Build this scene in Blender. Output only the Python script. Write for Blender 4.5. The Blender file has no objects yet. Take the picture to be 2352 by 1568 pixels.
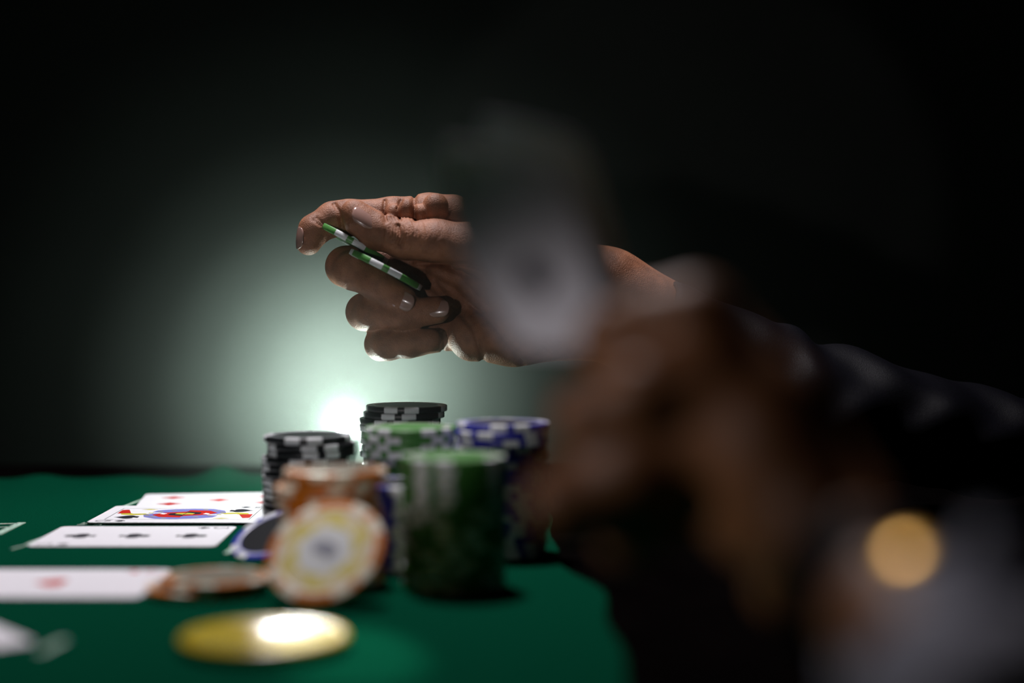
import bpy, bmesh, math, random
import numpy as np
from mathutils import Vector, Matrix, Euler

# ------------------------------------------------------------------ camera
F = 3790.0            # focal length in pixels of the 2352 px wide frame
H = 0.123             # camera height above the felt
TZ = 0.75             # height of the felt surface
HOR = 650.0           # horizon row
FOC = 0.870           # focus distance
sc = bpy.context.scene
C = sc.collection
cam_d = bpy.data.cameras.new('camera')
cam = bpy.data.objects.new('camera', cam_d)
C.objects.link(cam)
cam.location = (0, 0, TZ + H)
cam.rotation_euler = (math.pi / 2, 0, 0)
cam_d.sensor_width = 36
cam_d.lens = 36 * F / 2352
cam_d.shift_y = -(784 - HOR) / 2352
cam_d.clip_start = 0.02
cam_d.dof.use_dof = True
cam_d.dof.focus_distance = FOC
cam_d.dof.aperture_fstop = 2.4
sc.camera = cam

# ------------------------------------------------------------------ world, lights, exposure
w = bpy.data.worlds.new('world')
sc.world = w
w.use_nodes = True
w.node_tree.nodes['Background'].inputs[0].default_value = (0.5, 0.62, 0.7, 1)
w.node_tree.nodes['Background'].inputs[1].default_value = 0.0
sc.view_settings.view_transform = 'Standard'
sc.view_settings.look = 'None'
sc.view_settings.exposure = 0
sc.view_settings.gamma = 1
sc.view_settings.use_curve_mapping = False
sc.cycles.use_denoising = True
sc.cycles.max_bounces = 6
sc.cycles.volume_bounces = 0
sc.cycles.volume_step_rate = 1
sc.cycles.sample_clamp_indirect = 4


def P(px, py, z):
    """point in the world seen at pixel (px, py) at the distance z"""
    return Vector(((px - 1176) / F * z, z, TZ + H - (py - HOR) / F * z))


def aim(o, target):
    d = Vector(target) - o.location
    o.rotation_euler = d.to_track_quat('-Z', 'Y').to_euler()


def light(name, kind, loc, target, power, color, **kw):
    d = bpy.data.lights.new(name, kind)
    d.energy = power
    d.color = color
    for k, v in kw.items():
        setattr(d, k, v)
    o = bpy.data.objects.new(name, d)
    o.location = loc
    C.objects.link(o)
    aim(o, target)
    return o


# overhead table lamp, low front lamp, added unseen side and rear spots, the torch comes with its own builder
KEY = (-0.13, 0.93, TZ + 0.80)
light('table_lamp', 'SPOT', KEY, (-0.11, 0.80, TZ), 30, (1.0, 0.94, 0.97), spot_size=math.radians(84), spot_blend=1.0, shadow_soft_size=0.04)
light('front_lamp', 'SPOT', (-0.25, -0.10, TZ + 0.10), (-0.063, 0.78, TZ + 0.144), 4.2, (1.0, 0.95, 0.95), spot_size=math.radians(18), spot_blend=0.3, shadow_soft_size=0.01)
light('added_side_spot', 'SPOT', (-0.60, 0.33, TZ + 0.24), (0.020, 0.42, TZ + 0.092), 5.5, (1.0, 0.93, 0.95), spot_size=math.radians(10), spot_blend=1.0, shadow_soft_size=0.02)  # added unseen spot, brightens the held cards and the fist from the left
light('added_rear_spot', 'SPOT', (-0.22, 1.20, TZ + 0.42), P(790, 1500, 0.5485), 60, (1.0, 0.97, 0.88), spot_size=math.radians(4.2), spot_blend=0.5, shadow_soft_size=0.006)  # added unseen spot, makes the bright patch on the yellow button and felt

# ------------------------------------------------------------------ materials


def mat(name, base, rough=0.5, metal=0.0, spec=0.5, noise=0.0, nscale=60.0, base2=None, bump=0.0, bscale=400.0, sss=0.0, emit=None, estr=0.0, coat=0.0, sheen=0.0):
    m = bpy.data.materials.new(name)
    m.use_nodes = True
    nt = m.node_tree
    b = nt.nodes['Principled BSDF']
    b.inputs['Base Color'].default_value = (*base, 1)
    b.inputs['Roughness'].default_value = rough
    b.inputs['Metallic'].default_value = metal
    b.inputs['Specular IOR Level'].default_value = spec
    b.inputs['Coat Weight'].default_value = coat
    b.inputs['Sheen Weight'].default_value = sheen
    if sss:
        b.inputs['Subsurface Weight'].default_value = sss
        b.inputs['Subsurface Radius'].default_value = (1.0, 0.45, 0.2)
        b.inputs['Subsurface Scale'].default_value = 0.004
    if emit:
        b.inputs['Emission Color'].default_value = (*emit, 1)
        b.inputs['Emission Strength'].default_value = estr
    tc = nt.nodes.new('ShaderNodeTexCoord')
    if noise or base2:
        n = nt.nodes.new('ShaderNodeTexNoise')
        n.inputs['Scale'].default_value = nscale
        n.inputs['Detail'].default_value = 4
        nt.links.new(tc.outputs['Object'], n.inputs['Vector'])
        r = nt.nodes.new('ShaderNodeValToRGB')
        c2 = base2 or tuple(c * (1 - noise) for c in base)
        r.color_ramp.elements[0].position = 0.35
        r.color_ramp.elements[1].position = 0.65
        r.color_ramp.elements[0].color = (*c2, 1)
        r.color_ramp.elements[1].color = (*base, 1)
        nt.links.new(n.outputs['Fac'], r.inputs['Fac'])
        nt.links.new(r.outputs['Color'], b.inputs['Base Color'])
    if bump:
        n2 = nt.nodes.new('ShaderNodeTexNoise')
        n2.inputs['Scale'].default_value = bscale
        n2.inputs['Detail'].default_value = 3
        nt.links.new(tc.outputs['Object'], n2.inputs['Vector'])
        bp = nt.nodes.new('ShaderNodeBump')
        bp.inputs['Strength'].default_value = bump
        bp.inputs['Distance'].default_value = 0.001
        nt.links.new(n2.outputs['Fac'], bp.inputs['Height'])
        nt.links.new(bp.outputs['Normal'], b.inputs['Normal'])
    return m


M = {
    'felt': mat('green_felt', (0.0015, 0.052, 0.026), 0.95, spec=0.0, noise=0.25, nscale=900, bump=0.6, bscale=1500),
    'print': mat('felt_print', (0.45, 0.62, 0.52), 0.9, spec=0.1, noise=0.4, nscale=700),
    'wood': mat('dark_wood', (0.0022, 0.0016, 0.0016), 0.9, spec=0.0, noise=0.4, nscale=30),
    'wall': mat('wall_paint', (0.033, 0.037, 0.033), 0.9, noise=0.15, nscale=6, bump=0.1, bscale=60),
    'floor': mat('floor_carpet', (0.03, 0.03, 0.032), 0.95, noise=0.3, nscale=90),
    'card': mat('card_stock', (0.78, 0.76, 0.81), 0.5, spec=0.3, noise=0.03, nscale=200),
    'card_back': mat('card_back', (0.03, 0.07, 0.06), 0.4, base2=(0.10, 0.13, 0.12), nscale=700),
    'red': mat('card_red', (0.46, 0.010, 0.004), 0.6, spec=0.2),
    'black_ink': mat('card_black', (0.010, 0.009, 0.018), 0.6, spec=0.2),
    'blue_ink': mat('card_blue', (0.20, 0.20, 0.55), 0.4),
    'yellow_ink': mat('card_yellow', (0.55, 0.48, 0.05), 0.4),
    'chip_white': mat('chip_white', (0.72, 0.74, 0.76), 0.4, noise=0.06, nscale=150),
    'chip_black': mat('chip_black', (0.006, 0.007, 0.010), 0.4, noise=0.2, nscale=150),
    'chip_green': mat('chip_green', (0.07, 0.25, 0.05), 0.4, noise=0.12, nscale=150),
    'chip_blue': mat('chip_blue', (0.025, 0.03, 0.36), 0.4, noise=0.12, nscale=150),
    'chip_orange': mat('chip_orange', (0.62, 0.17, 0.005), 0.4, noise=0.12, nscale=150),
    'chip_cream': mat('chip_cream', (0.78, 0.70, 0.56), 0.45, noise=0.06, nscale=150),
    'chip_gold': mat('chip_gold', (0.70, 0.60, 0.18), 0.45, noise=0.1, nscale=150),
    'chip_grey': mat('chip_grey', (0.30, 0.31, 0.38), 0.45, noise=0.2, nscale=150),
    'ring_black': mat('face_ring_grey', (0.42, 0.45, 0.47), 0.35),
    'ring_green_shaded': mat('face_ring_green_shaded', (0.26, 0.30, 0.22), 0.35),  # ring darkened: dim grazing light on lying tops put into the colour
    'ring_blue': mat('face_ring_blueish', (0.45, 0.47, 0.62), 0.35),
    'ring_orange_shaded': mat('face_cream_shaded', (0.16, 0.14, 0.10), 0.45, noise=0.2, nscale=150),  # cream face darkened, shade on the lying chip tops put into the colour
    'plaque': mat('yellow_plastic', (0.46, 0.34, 0.001), 0.27, noise=0.08, nscale=80),
    'skin_far': mat('skin_far', (0.33, 0.14, 0.075), 0.52, spec=0.35, base2=(0.21, 0.088, 0.048), nscale=140, bump=0.45, bscale=1500, sss=0.12),
    'skin_near': mat('skin_near', (0.31, 0.120, 0.042), 0.5, base2=(0.22, 0.085, 0.03), nscale=60, bump=0.2, bscale=900, sss=0.08),
    'nail': mat('nail', (0.34, 0.20, 0.165), 0.2, spec=0.6, noise=0.1, nscale=200, coat=0.4),
    'nail_tip': mat('nail_tip', (0.45, 0.36, 0.30), 0.3),
    'suit': mat('suit_satin', (0.003, 0.003, 0.006), 0.5, spec=0.16, noise=0.3, nscale=500, bump=0.3, bscale=2500),
    'strap': mat('strap_leather', (0.006, 0.006, 0.007), 0.8, spec=0.1, noise=0.2),
    'shirt': mat('shirt_cotton', (0.33, 0.33, 0.40), 0.8, noise=0.05, nscale=400, bump=0.2, bscale=900),
    'gold': mat('gold_metal', (0.98, 0.56, 0.14), 0.33, metal=1.0, noise=0.05, nscale=90),
    'torch': mat('torch_body', (0.02, 0.02, 0.022), 0.35, metal=0.6, noise=0.2),
    'torch_light': mat('torch_bulb', (1, 1, 1), 0.4, emit=(0.82, 1.0, 0.90), estr=1400),
}

# ------------------------------------------------------------------ helpers


def tag(o, label=None, cat=None, group=None, kind=None):
    if label: o['label'] = label
    if cat: o['category'] = cat
    if group: o['group'] = group
    if kind: o['kind'] = kind
    return o


def empty(name, loc=(0, 0, 0), rot=(0, 0, 0)):
    o = bpy.data.objects.new(name, None)
    o.empty_display_size = 0.01
    o.location = loc
    o.rotation_euler = rot
    C.objects.link(o)
    return o


def mesh_obj(name, verts, faces, mats, parent=None, mi=None, smooth=False):
    me = bpy.data.meshes.new(name)
    me.from_pydata([tuple(v) for v in verts], [], [tuple(f) for f in faces])
    for m in (mats if isinstance(mats, (list, tuple)) else [mats]):
        me.materials.append(m)
    if mi is not None:
        me.polygons.foreach_set('material_index', mi)
    if smooth:
        me.polygons.foreach_set('use_smooth', [True] * len(me.polygons))
    me.update()
    o = bpy.data.objects.new(name, me)
    C.objects.link(o)
    if parent is not None:
        o.parent = parent
    return o


def from_bm(name, bm, mats, parent=None, smooth=False):
    me = bpy.data.meshes.new(name)
    bmesh.ops.recalc_face_normals(bm, faces=bm.faces)
    bm.to_mesh(me)
    bm.free()
    for m in (mats if isinstance(mats, (list, tuple)) else [mats]):
        me.materials.append(m)
    if smooth:
        me.polygons.foreach_set('use_smooth', [True] * len(me.polygons))
    o = bpy.data.objects.new(name, me)
    C.objects.link(o)
    if parent is not None:
        o.parent = parent
    return o


def box(name, x0, x1, y0, y1, z0, z1, m, parent=None, bevel=0.0):
    bm = bmesh.new()
    bmesh.ops.create_cube(bm, size=1)
    for v in bm.verts:
        v.co = Vector(((x0 + x1) / 2 + v.co.x * (x1 - x0), (y0 + y1) / 2 + v.co.y * (y1 - y0), (z0 + z1) / 2 + v.co.z * (z1 - z0)))
    if bevel:
        bmesh.ops.bevel(bm, geom=bm.edges[:], offset=bevel, segments=3, affect='EDGES')
    return from_bm(name, bm, m, parent)


def lathe(name, prof, m, parent=None, n=48, mats_of=None, smooth=True, loc=None):
    """prof: list of (r, z); r == 0 closes with a point"""
    vs, fs, mi = [], [], []
    idx = []
    for r, z in prof:
        if r <= 1e-9:
            idx.append([len(vs)] * n)
            vs.append((0, 0, z))
        else:
            idx.append(list(range(len(vs), len(vs) + n)))
            for k in range(n):
                a = 2 * math.pi * k / n
                vs.append((r * math.cos(a), r * math.sin(a), z))
    for j in range(len(prof) - 1):
        for k in range(n):
            k2 = (k + 1) % n
            q = [idx[j][k], idx[j][k2], idx[j + 1][k2], idx[j + 1][k]]
            q2 = []
            for v in q:
                if v not in q2: q2.append(v)
            if len(q2) >= 3:
                fs.append(q2)
                mi.append(mats_of(j, k) if mats_of else 0)
    o = mesh_obj(name, vs, fs, m, parent, mi, smooth)
    if loc is not None: o.location = loc
    return o


# ------------------------------------------------------------------ the room
def struct(o):
    o['kind'] = 'structure'
    return o


struct(box('floor', -2.2, 2.2, -2.0, 2.0, -0.05, 0.0, M['floor']))
struct(box('ceiling', -2.2, 2.2, -2.0, 2.0, 2.5, 2.55, M['wall']))
struct(box('wall_back', -2.2, 2.2, 1.95, 2.0, 0.0, 2.5, M['wall']))
struct(box('wall_left', -2.25, -2.2, -2.0, 2.0, 0.0, 2.5, M['wall']))
struct(box('wall_right', 2.2, 2.25, -2.0, 2.0, 0.0, 2.5, M['wall']))
struct(box('wall_front', -2.2, 2.2, -2.05, -2.0, 0.0, 2.5, M['wall']))

table = empty('poker_table', (0, 0.5, 0))
tag(table, 'dark wooden table under the green felt cloth', 'table')
box('table_top', -0.95, 0.52, -0.62, 0.64, TZ - 0.037, TZ - 0.002, M['wood'], table, 0.006)
for sx in (-0.85, 0.44):
    for sy in (-0.52, 0.54):
        box('leg', sx - 0.03, sx + 0.03, sy - 0.03, sy + 0.03, 0.0, TZ - 0.038, M['wood'], table, 0.004)

# felt cloth: flat, with a rippled far hem
EDGE = 1.036


def hem(x):
    """height of the far hem above the table, by the pixel column seen there"""
    px = 1176 + x / EDGE * F
    h = 0.0006
    for c, s, a in ((95, 45, 2.6), (300, 60, 1.3), (512, 48, 8.2), (600, 40, 2.4), (-120, 70, 3), (-380, 60, 2), (800, 60, 2), (1020, 70, 3), (1400, 80, 2.5), (2000, 100, 4)):
        h += a * 1e-3 * math.exp(-((px - c) / s) ** 2)
    return h


xs = sorted(set([round(-0.78 + i * 0.02, 4) for i in range(21)] + [round(-0.36 + i * 0.004, 4) for i in range(100)]))
ys = [0.0 + i * 0.02 for i in range(44)] + [0.88 + i * 0.008 for i in range(21)]
ys = [y for y in ys if y < EDGE - 0.004] + [EDGE]
vs, fs = [], []
for layer in (0, 1):
    for y in ys:
        t = max(0.0, (y - 0.975) / (EDGE - 0.975))
        t = t * t * (3 - 2 * t)
        for x in xs:
            yy = y + (0.006 * math.sin(x * 21) if y == EDGE else 0)
            g = min(1, max(0, (x + 0.12) / 0.156)) ** 3
            q = min(1, max(0, (y - 0.655) / 0.085))
            x2 = x + g * (-0.016 * q * q * (3 - 2 * q) + 0.0015 * math.sin(y * 60))
            vs.append((x2, yy, TZ + hem(x) * t - (0.0018 if layer else 0)))
nx, ny = len(xs), len(ys)
for j in range(ny - 1):
    for i in range(nx - 1):
        a = j * nx + i
        fs.append((a, a + 1, a + nx + 1, a + nx))
        b = a + nx * ny
        fs.append((b, b + nx, b + nx + 1, b + 1))
for i in range(nx - 1):
    a = (ny - 1) * nx + i
    fs.append((a, a + 1, a + 1 + nx * ny, a + nx * ny))
    a = i
    fs.append((a + 1, a, a + nx * ny, a + 1 + nx * ny))
for j in range(ny - 1):
    for i in (0, nx - 1):
        a = j * nx + i
        fs.append((a, a + nx, a + nx + nx * ny, a + nx * ny))
felt = mesh_obj('felt_cloth', vs, fs, M['felt'], smooth=True)
tag(felt, 'green felt gaming cloth with white print and a rippled far edge', 'cloth')


def stroke(name, a, b, wd, parent, m, z=TZ + 0.0004, th=0.0003):
    """flat bar on the felt between two table points"""
    a, b = Vector((a[0], a[1], 0)), Vector((b[0], b[1], 0))
    d = (b - a).normalized()
    n = Vector((-d.y, d.x, 0)) * wd / 2
    pts = [a + n, b + n, b - n, a - n]
    v = [(p.x, p.y, z) for p in pts] + [(p.x, p.y, z - th) for p in pts]
    return mesh_obj(name, v, [(3, 2, 1, 0), (4, 5, 6, 7), (0, 1, 5, 4), (1, 2, 6, 5), (2, 3, 7, 6), (3, 0, 4, 7)], m, parent)


def T(px, py):
    z = H * F / (py - HOR)
    return ((px - 1176) / F * z, z)


for a, b, wd in (((345, 1141), (247, 1177.5), 0.0016), ((150, 1216), (62, 1251), 0.0020), ((62, 1252), (26, 1262), 0.0012), ((215, 1211), (205, 1216), 0.002),
                 ((545, 1252), (520, 1272), 0.0025), ((150, 1470), (90, 1500), 0.003)):
    stroke('printed_line', T(*a), T(*b), wd, felt, M['print'])
# small print between the two lines, too small to read: rows of short strokes
random.seed(3)
for row, off in ((0, 0.0), (1, 0.0085)):
    n = 13 if row == 0 else 11
    for k in range(n):
        t = (k + 0.5) / n
        ax, ay = T(253 - 100 * t, 1182 + 26 * t)
        ax += 0.004 + off
        hgt = 0.0036
        kind = random.choice('LTIHV')
        for (u0, v0, u1, v1) in {'L': [(0, 0, 1, 0), (0, 0, 0, 1)], 'T': [(0, .5, 1, .5), (1, 0, 1, 1)], 'I': [(0, .5, 1, .5)], 'H': [(0, 0, 1, 0), (0, 1, 1, 1), (.5, 0, .5, 1)], 'V': [(0, .5, 1, 0), (0, .5, 1, 1)]}[kind]:
            stroke('printed_letter', (ax + hgt * u0, ay + 0.0034 * v0), (ax + hgt * u1 + 1e-5, ay + 0.0034 * v1 + 1e-5), 0.0008, felt, M['print'])
# part of a big printed letter at the left edge of the frame
for a, b, wd in (((50, 1201), (-8, 1228), 0.0042), ((42, 1203), (-30, 1205), 0.0024), ((30, 1211), (-30, 1213), 0.002)):
    stroke('printed_letter', T(*a), T(*b), wd, felt, M['print'])

# ------------------------------------------------------------------ playing cards
CW, CL, CT = 0.063, 0.088, 0.00032


def outline_round(wd, ln, r, seg=6):
    pts = []
    for cx, cy, a0 in ((wd / 2 - r, ln / 2 - r, 0), (-wd / 2 + r, ln / 2 - r, 90), (-wd / 2 + r, -ln / 2 + r, 180), (wd / 2 - r, -ln / 2 + r, 270)):
        for k in range(seg + 1):
            a = math.radians(a0 + 90 * k / seg)
            pts.append((cx + r * math.cos(a), cy + r * math.sin(a)))
    return pts


def prism(name, pts, z0, z1, m, parent):
    n = len(pts)
    v = [(x, y, z1) for x, y in pts] + [(x, y, z0) for x, y in pts]
    f = [tuple(range(n)), tuple(range(2 * n - 1, n - 1, -1))] + [(i, i + n, (i + 1) % n + n, (i + 1) % n) for i in range(n)]
    return mesh_obj(name, v, f, m, parent)


def shape_pts(kind, s):
    """pip outlines, pointing to +y, about s tall"""
    if kind == 'diamond':
        return [(0, s * .55), (-s * .2, s * .24), (-s * .42, 0), (-s * .2, -s * .24), (0, -s * .55), (s * .2, -s * .24), (s * .42, 0), (s * .2, s * .24)]
    if kind in ('heart', 'spade'):
        pts = []
        for k in range(36):
            t = 2 * math.pi * k / 36
            x = 16 * math.sin(t) ** 3
            y = 13 * math.cos(t) - 5 * math.cos(2 * t) - 2 * math.cos(3 * t) - math.cos(4 * t)
            pts.append((x / 34 * s, (y + 2.5) / 34 * s))
        pts.reverse()
        if kind == 'spade':
            pts = [(-x, -y + s * .06) for x, y in pts]
            # stem replaces the notch at the bottom
            i = min(range(36), key=lambda i: (abs(pts[i][0]), pts[i][1]))
            pts = pts[i + 1:] + pts[:i]
            pts += [(-s * .05, -s * .25), (-s * .2, -s * .55), (s * .2, -s * .55), (s * .05, -s * .25)] if pts[-1][0] < pts[0][0] else [(s * .05, -s * .25), (s * .2, -s * .55), (-s * .2, -s * .55), (-s * .05, -s * .25)]
        return pts
    if kind == 'club':
        pts = []
        for cx, cy, a0, a1 in ((0.23, -0.08, -125, 85), (0, .26, -35, 215), (-0.23, -0.08, 95, 305)):
            for k in range(11):
                a = math.radians(a0 + (a1 - a0) * k / 10)
                pts.append(((cx + .23 * math.cos(a)) * s, (cy + .23 * math.sin(a)) * s))
        pts += [(-.05 * s, -.2 * s), (-.18 * s, -.55 * s), (.18 * s, -.55 * s), (.05 * s, -.2 * s)]
        return pts


def pip(kind, x, y, s, card, m, flip=False, zt=None, name='pip'):
    zt = CT if zt is None else zt
    pts = shape_pts(kind, s)
    if flip: pts = [(-a, -b) for a, b in pts]
    return prism(name, [(a + x, b + y) for a, b in pts], zt - 0.00005, zt + 0.00005, m, card)


GLY = {  # strokes of the index letters in a 4 x 6 cell
    'A': [(0, 0, 2, 6), (2, 6, 4, 0), (.8, 2.2, 3.2, 2.2)],
    '5': [(3.6, 6, .6, 6), (.6, 6, .4, 3.5), (.4, 3.5, 2.6, 3.8), (2.6, 3.8, 3.8, 2.6), (3.8, 2.6, 3.4, .7), (3.4, .7, 1.6, 0), (1.6, 0, .2, .8)],
    '3': [(.4, 6, 3.6, 6), (3.6, 6, 1.8, 3.7), (1.8, 3.7, 3.6, 2.6), (3.6, 2.6, 3.4, .7), (3.4, .7, 1.6, 0), (1.6, 0, .2, .9)],
    'Q': [(1.2, 0, .1, 1.4), (.1, 1.4, .1, 4.6), (.1, 4.6, 1.2, 6), (1.2, 6, 2.8, 6), (2.8, 6, 3.9, 4.6), (3.9, 4.6, 3.9, 1.4), (3.9, 1.4, 2.8, 0), (2.8, 0, 1.2, 0), (2.4, 1.8, 4.2, -.6)],
    'K': [(.3, 0, .3, 6), (3.8, 6, .3, 2.4), (1.4, 3.5, 4, 0)],
}


def glyph(ch, x, y, s, card, m, flip=False):
    vs, fs = [], []
    for x0, y0, x1, y1 in GLY[ch]:
        a = Vector(((x0 - 2) / 6 * s, (y0 - 3) / 6 * s))
        b = Vector(((x1 - 2) / 6 * s, (y1 - 3) / 6 * s))
        d = (b - a).normalized() * s * .05
        n = Vector((-d.y, d.x)) * 1.1
        q = [a - d + n, b + d + n, b + d - n, a - d - n]
        if flip: q = [-p for p in q]
        o = len(vs)
        for zz in (CT + 0.00005, CT - 0.00005):
            vs += [(p.x + x, p.y + y, zz) for p in q]
        fs += [(o + 3, o + 2, o + 1, o), (o + 4, o + 5, o + 6, o + 7)] + [(o + i, o + (i + 1) % 4, o + (i + 1) % 4 + 4, o + i + 4) for i in range(4)]
    return mesh_obj('index_letter', vs, fs, m, card)


def card(label, x, y, rotz, z=TZ + 0.0003, tilt=(0, 0)):
    o = prism('playing_card', outline_round(CW, CL, 0.0035), 0, CT, M['card'], None)
    o.location = (x, y, z)
    o.rotation_euler = (tilt[0], tilt[1], rotz)
    tag(o, label, 'playing card')
    return o


def corners(o, ch, kind, m):
    for f, s in ((False, 1), (True, -1)):
        glyph(ch, -s * 0.0258, s * 0.0368, 0.0068, o, m, f)
        pip(kind, -s * 0.0258, s * 0.0285, 0.0056, o, m, f, name='index_pip')


R90 = -math.pi / 2
# five of diamonds (far), queen of spades (middle), three of clubs (near)
x5, y5 = T(504, 1150.5)
c5 = card('five of diamonds face up, farthest of the three overlapping cards', x5, y5, R90 + math.radians(6.5))
corners(c5, '5', 'diamond', M['red'])
for px_, py_ in ((-.0133, .0265), (.0133, .0265), (0, 0), (-.0133, -.0265), (.0133, -.0265)):
    pip('diamond', px_, py_, 0.0135, c5, M['red'])
xq, yq = T(430, 1186)
yq = (T(200, 1206)[1] + 0.0315)
xq = T(200, 1206)[0] + 0.0435
cq = card('queen of spades face up, in the middle of the three overlapping cards', xq, yq, R90 - math.radians(0.5), TZ + 0.0011, (0, 0))
corners(cq, 'Q', 'spade', M['black_ink'])
# court picture: frame lines, mirrored figures in red, blue and yellow
fr = [(-.0205, .037, .0205, .0374), (-.0205, -.0374, .0205, -.037), (-.0207, -.0374, -.0204, .0374), (.0204, -.0374, .0207, .0374)]
for a, b, c, d in fr:
    prism('frame_line', [(a, b), (c, b), (c, d), (a, d)], CT - 5e-5, CT + 4e-5, M['black_ink'], cq)
for s in (1, -1):
    pip('spade', -s * .0125, s * .0285, .0125, cq, M['black_ink'], s < 0)

    def part(nm, pts, m, dz=0.0):
        prism(nm, [(a * s, b * s) for a, b in pts], CT - 5e-5, CT + 4e-5 + dz, m, cq)
    part('robe', [(-.0195, 0), (-.0185, .012), (-.012, .019), (-.004, .021), (.002, .016), (-.002, .006), (.002, 0)], M['blue_ink'])
    part('robe', [(.003, 0), (.002, .007), (.006, .0185), (.013, .017), (.0175, .009), (.019, 0)], M['blue_ink'])
    part('sash', [(-.0135, 0), (-.012, .011), (-.004, .0165), (.004, .012), (.008, .001), (.010, 0)], M['red'], 2e-5)
    part('sash', [(-.008, 0), (-.005, .008), (.001, .008), (.004, 0)], M['black_ink'], 4e-5)
    part('jewel', [(-.0035, .0005), (-.0015, .005), (.0025, .0045), (.003, 0)], M['yellow_ink'], 6e-5)
    part('jewel', [(-.003, .0105), (-.001, .013), (.003, .0125), (.001, .0095)], M['card'], 6e-5)
    part('hair', [(-.003, .019), (-.0055, .027), (-.003, .033), (.001, .034), (.003, .03), (0, .027), (.001, .021)], M['yellow_ink'])
    part('crown', [(.002, .029), (.001, .036), (.0145, .0365), (.0155, .033), (.009, .031)], M['red'])
    part('face', [(-.012, .020), (-.016, .024), (-.0165, .030), (-.012, .0325), (-.0075, .030), (-.007, .023)], M['yellow_ink']) if False else None
    for k in range(7):
        a = -.0165 + k * .0046
        part('trim_dot', [(a, .0015 + .017 * (1 - ((k - 3) / 3.6) ** 2)), (a + .0012, .0015 + .017 * (1 - ((k - 3) / 3.6) ** 2)), (a + .0012, .004 + .017 * (1 - ((k - 3) / 3.6) ** 2)), (a, .004 + .017 * (1 - ((k - 3) / 3.6) ** 2))], M['yellow_ink'], 8e-5)
    part('flower', [(.0165, .0265), (.0145, .022), (.0165, .0175), (.0185, .022)], M['yellow_ink'])
x3 = T(180 + 132, 1233)[0]
y3 = T(62, 1257)[1] + 0.0315
c3 = card('three of clubs face up, nearest of the three overlapping cards', x3, y3, R90)
corners(c3, '3', 'club', M['black_ink'])
for b in (.0275, 0, -.0275):
    pip('club', 0, b, 0.0145, c3, M['black_ink'], b < 0)
# ace of hearts, nearer, and the corner of one more card at the lower left
xa, ya = T(112, 1341)
ca = card('ace of hearts lying face up left of the two orange chips', xa, ya, R90)
corners(ca, 'A', 'heart', M['red'])
pip('heart', 0, 0, 0.0165, ca, M['red'])
th = math.radians(128)
cx_, cy_ = T(82, 1478)
d1 = Vector((math.cos(th), math.sin(th)))
d2 = Vector((math.cos(th + math.pi / 2), math.sin(th + math.pi / 2)))
cc = Vector((cx_, cy_)) + d1 * CW / 2 + d2 * CL / 2
cl = card('white playing card, only its corner in view at the lower left', cc.x, cc.y, th)

# ------------------------------------------------------------------ poker chips
CR, CH = 0.021, 0.0033
INS = [1] * 4 + [0] * 2 + [1] * 4 + [0] * 8     # 18 steps of 5 degrees, four times round


def make_chip(kind, body, ins, ring, inlay_mats, inlay_fn=None):
    prof = [(0, 0.0002), (CR * .76, 0.0002), (CR * .78, 0), (CR * .95, 0), (CR * .985, 0.00012), (CR, 0.0004), (CR, CH - 0.0004), (CR * .985, CH - 0.00012), (CR * .92, CH), (CR * .86, CH), (CR * .80, CH), (CR * .78, CH - 0.0002), (0, CH - 0.0002)]

    def mo(j, k):
        if j in (9, 10): return 2
        if j in (0, 11): return 0
        return INS[k % 18]
    root = lathe('poker_chip', prof, [M[body], M[ins], M[ring]], None, 72, mo, False)
    me = root.data
    for p in me.polygons: p.use_smooth = abs(p.normal.z) < 0.2 and abs(p.center.z - CH / 2) < CH * .3
    # printed inlay disc
    prof2 = [(0, CH - 0.00012), (CR * .22, CH - 0.00012), (CR * .46, CH - 0.00012), (CR * .62, CH - 0.00012), (CR * .76, CH - 0.00012), (CR * .765, CH - 0.00022)]
    inl = lathe('inlay', prof2, [M[i] for i in inlay_mats], root, 72, inlay_fn or (lambda j, k: 0), False)
    return root


def orange_fn(j, k):
    if j <= 1: return 0
    if j == 2: return 1 if (k // 3) % 4 != 3 else 2
    return 2 if (k // 4) % 3 == 0 else 1


PROTO = {
    'black': make_chip('black', 'chip_black', 'chip_white', 'ring_black', ['chip_black']),
    'green': make_chip('green', 'chip_green', 'chip_white', 'ring_green_shaded', ['chip_green']),
    'blue': make_chip('blue', 'chip_blue', 'chip_white', 'ring_blue', ['chip_black']),
    'orange': make_chip('orange_shaded', 'chip_orange', 'chip_cream', 'ring_orange_shaded', ['ring_orange_shaded']),  # lying chips: face colour darkened in place of shade
    'orange_face': make_chip('orange', 'chip_orange', 'chip_cream', 'chip_cream', ['chip_white', 'chip_gold', 'chip_cream'], orange_fn),
}
USED = set()


def put_chip(kind, loc, label, group=None, rot=(0, 0, 0)):
    p = PROTO[kind]
    if kind not in USED:
        USED.add(kind)
        o = p
    else:
        o = p.copy()
        C.objects.link(o)
        for ch in list(p.children):
            c = ch.copy()
            C.objects.link(c)
            c.parent = o
    for key in ('group',):
        if key in o.keys(): del o[key]
    o.location = loc
    o.rotation_euler = rot
    tag(o, label, 'poker chip', group)
    return o


ORD = ['topmost', 'second', 'third', 'fourth', 'fifth', 'sixth', 'seventh', 'eighth', 'ninth', 'tenth', 'eleventh', 'twelfth', 'thirteenth', 'fourteenth', 'fifteenth', 'sixteenth', 'seventeenth', 'eighteenth', 'nineteenth', 'twentieth']


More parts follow.
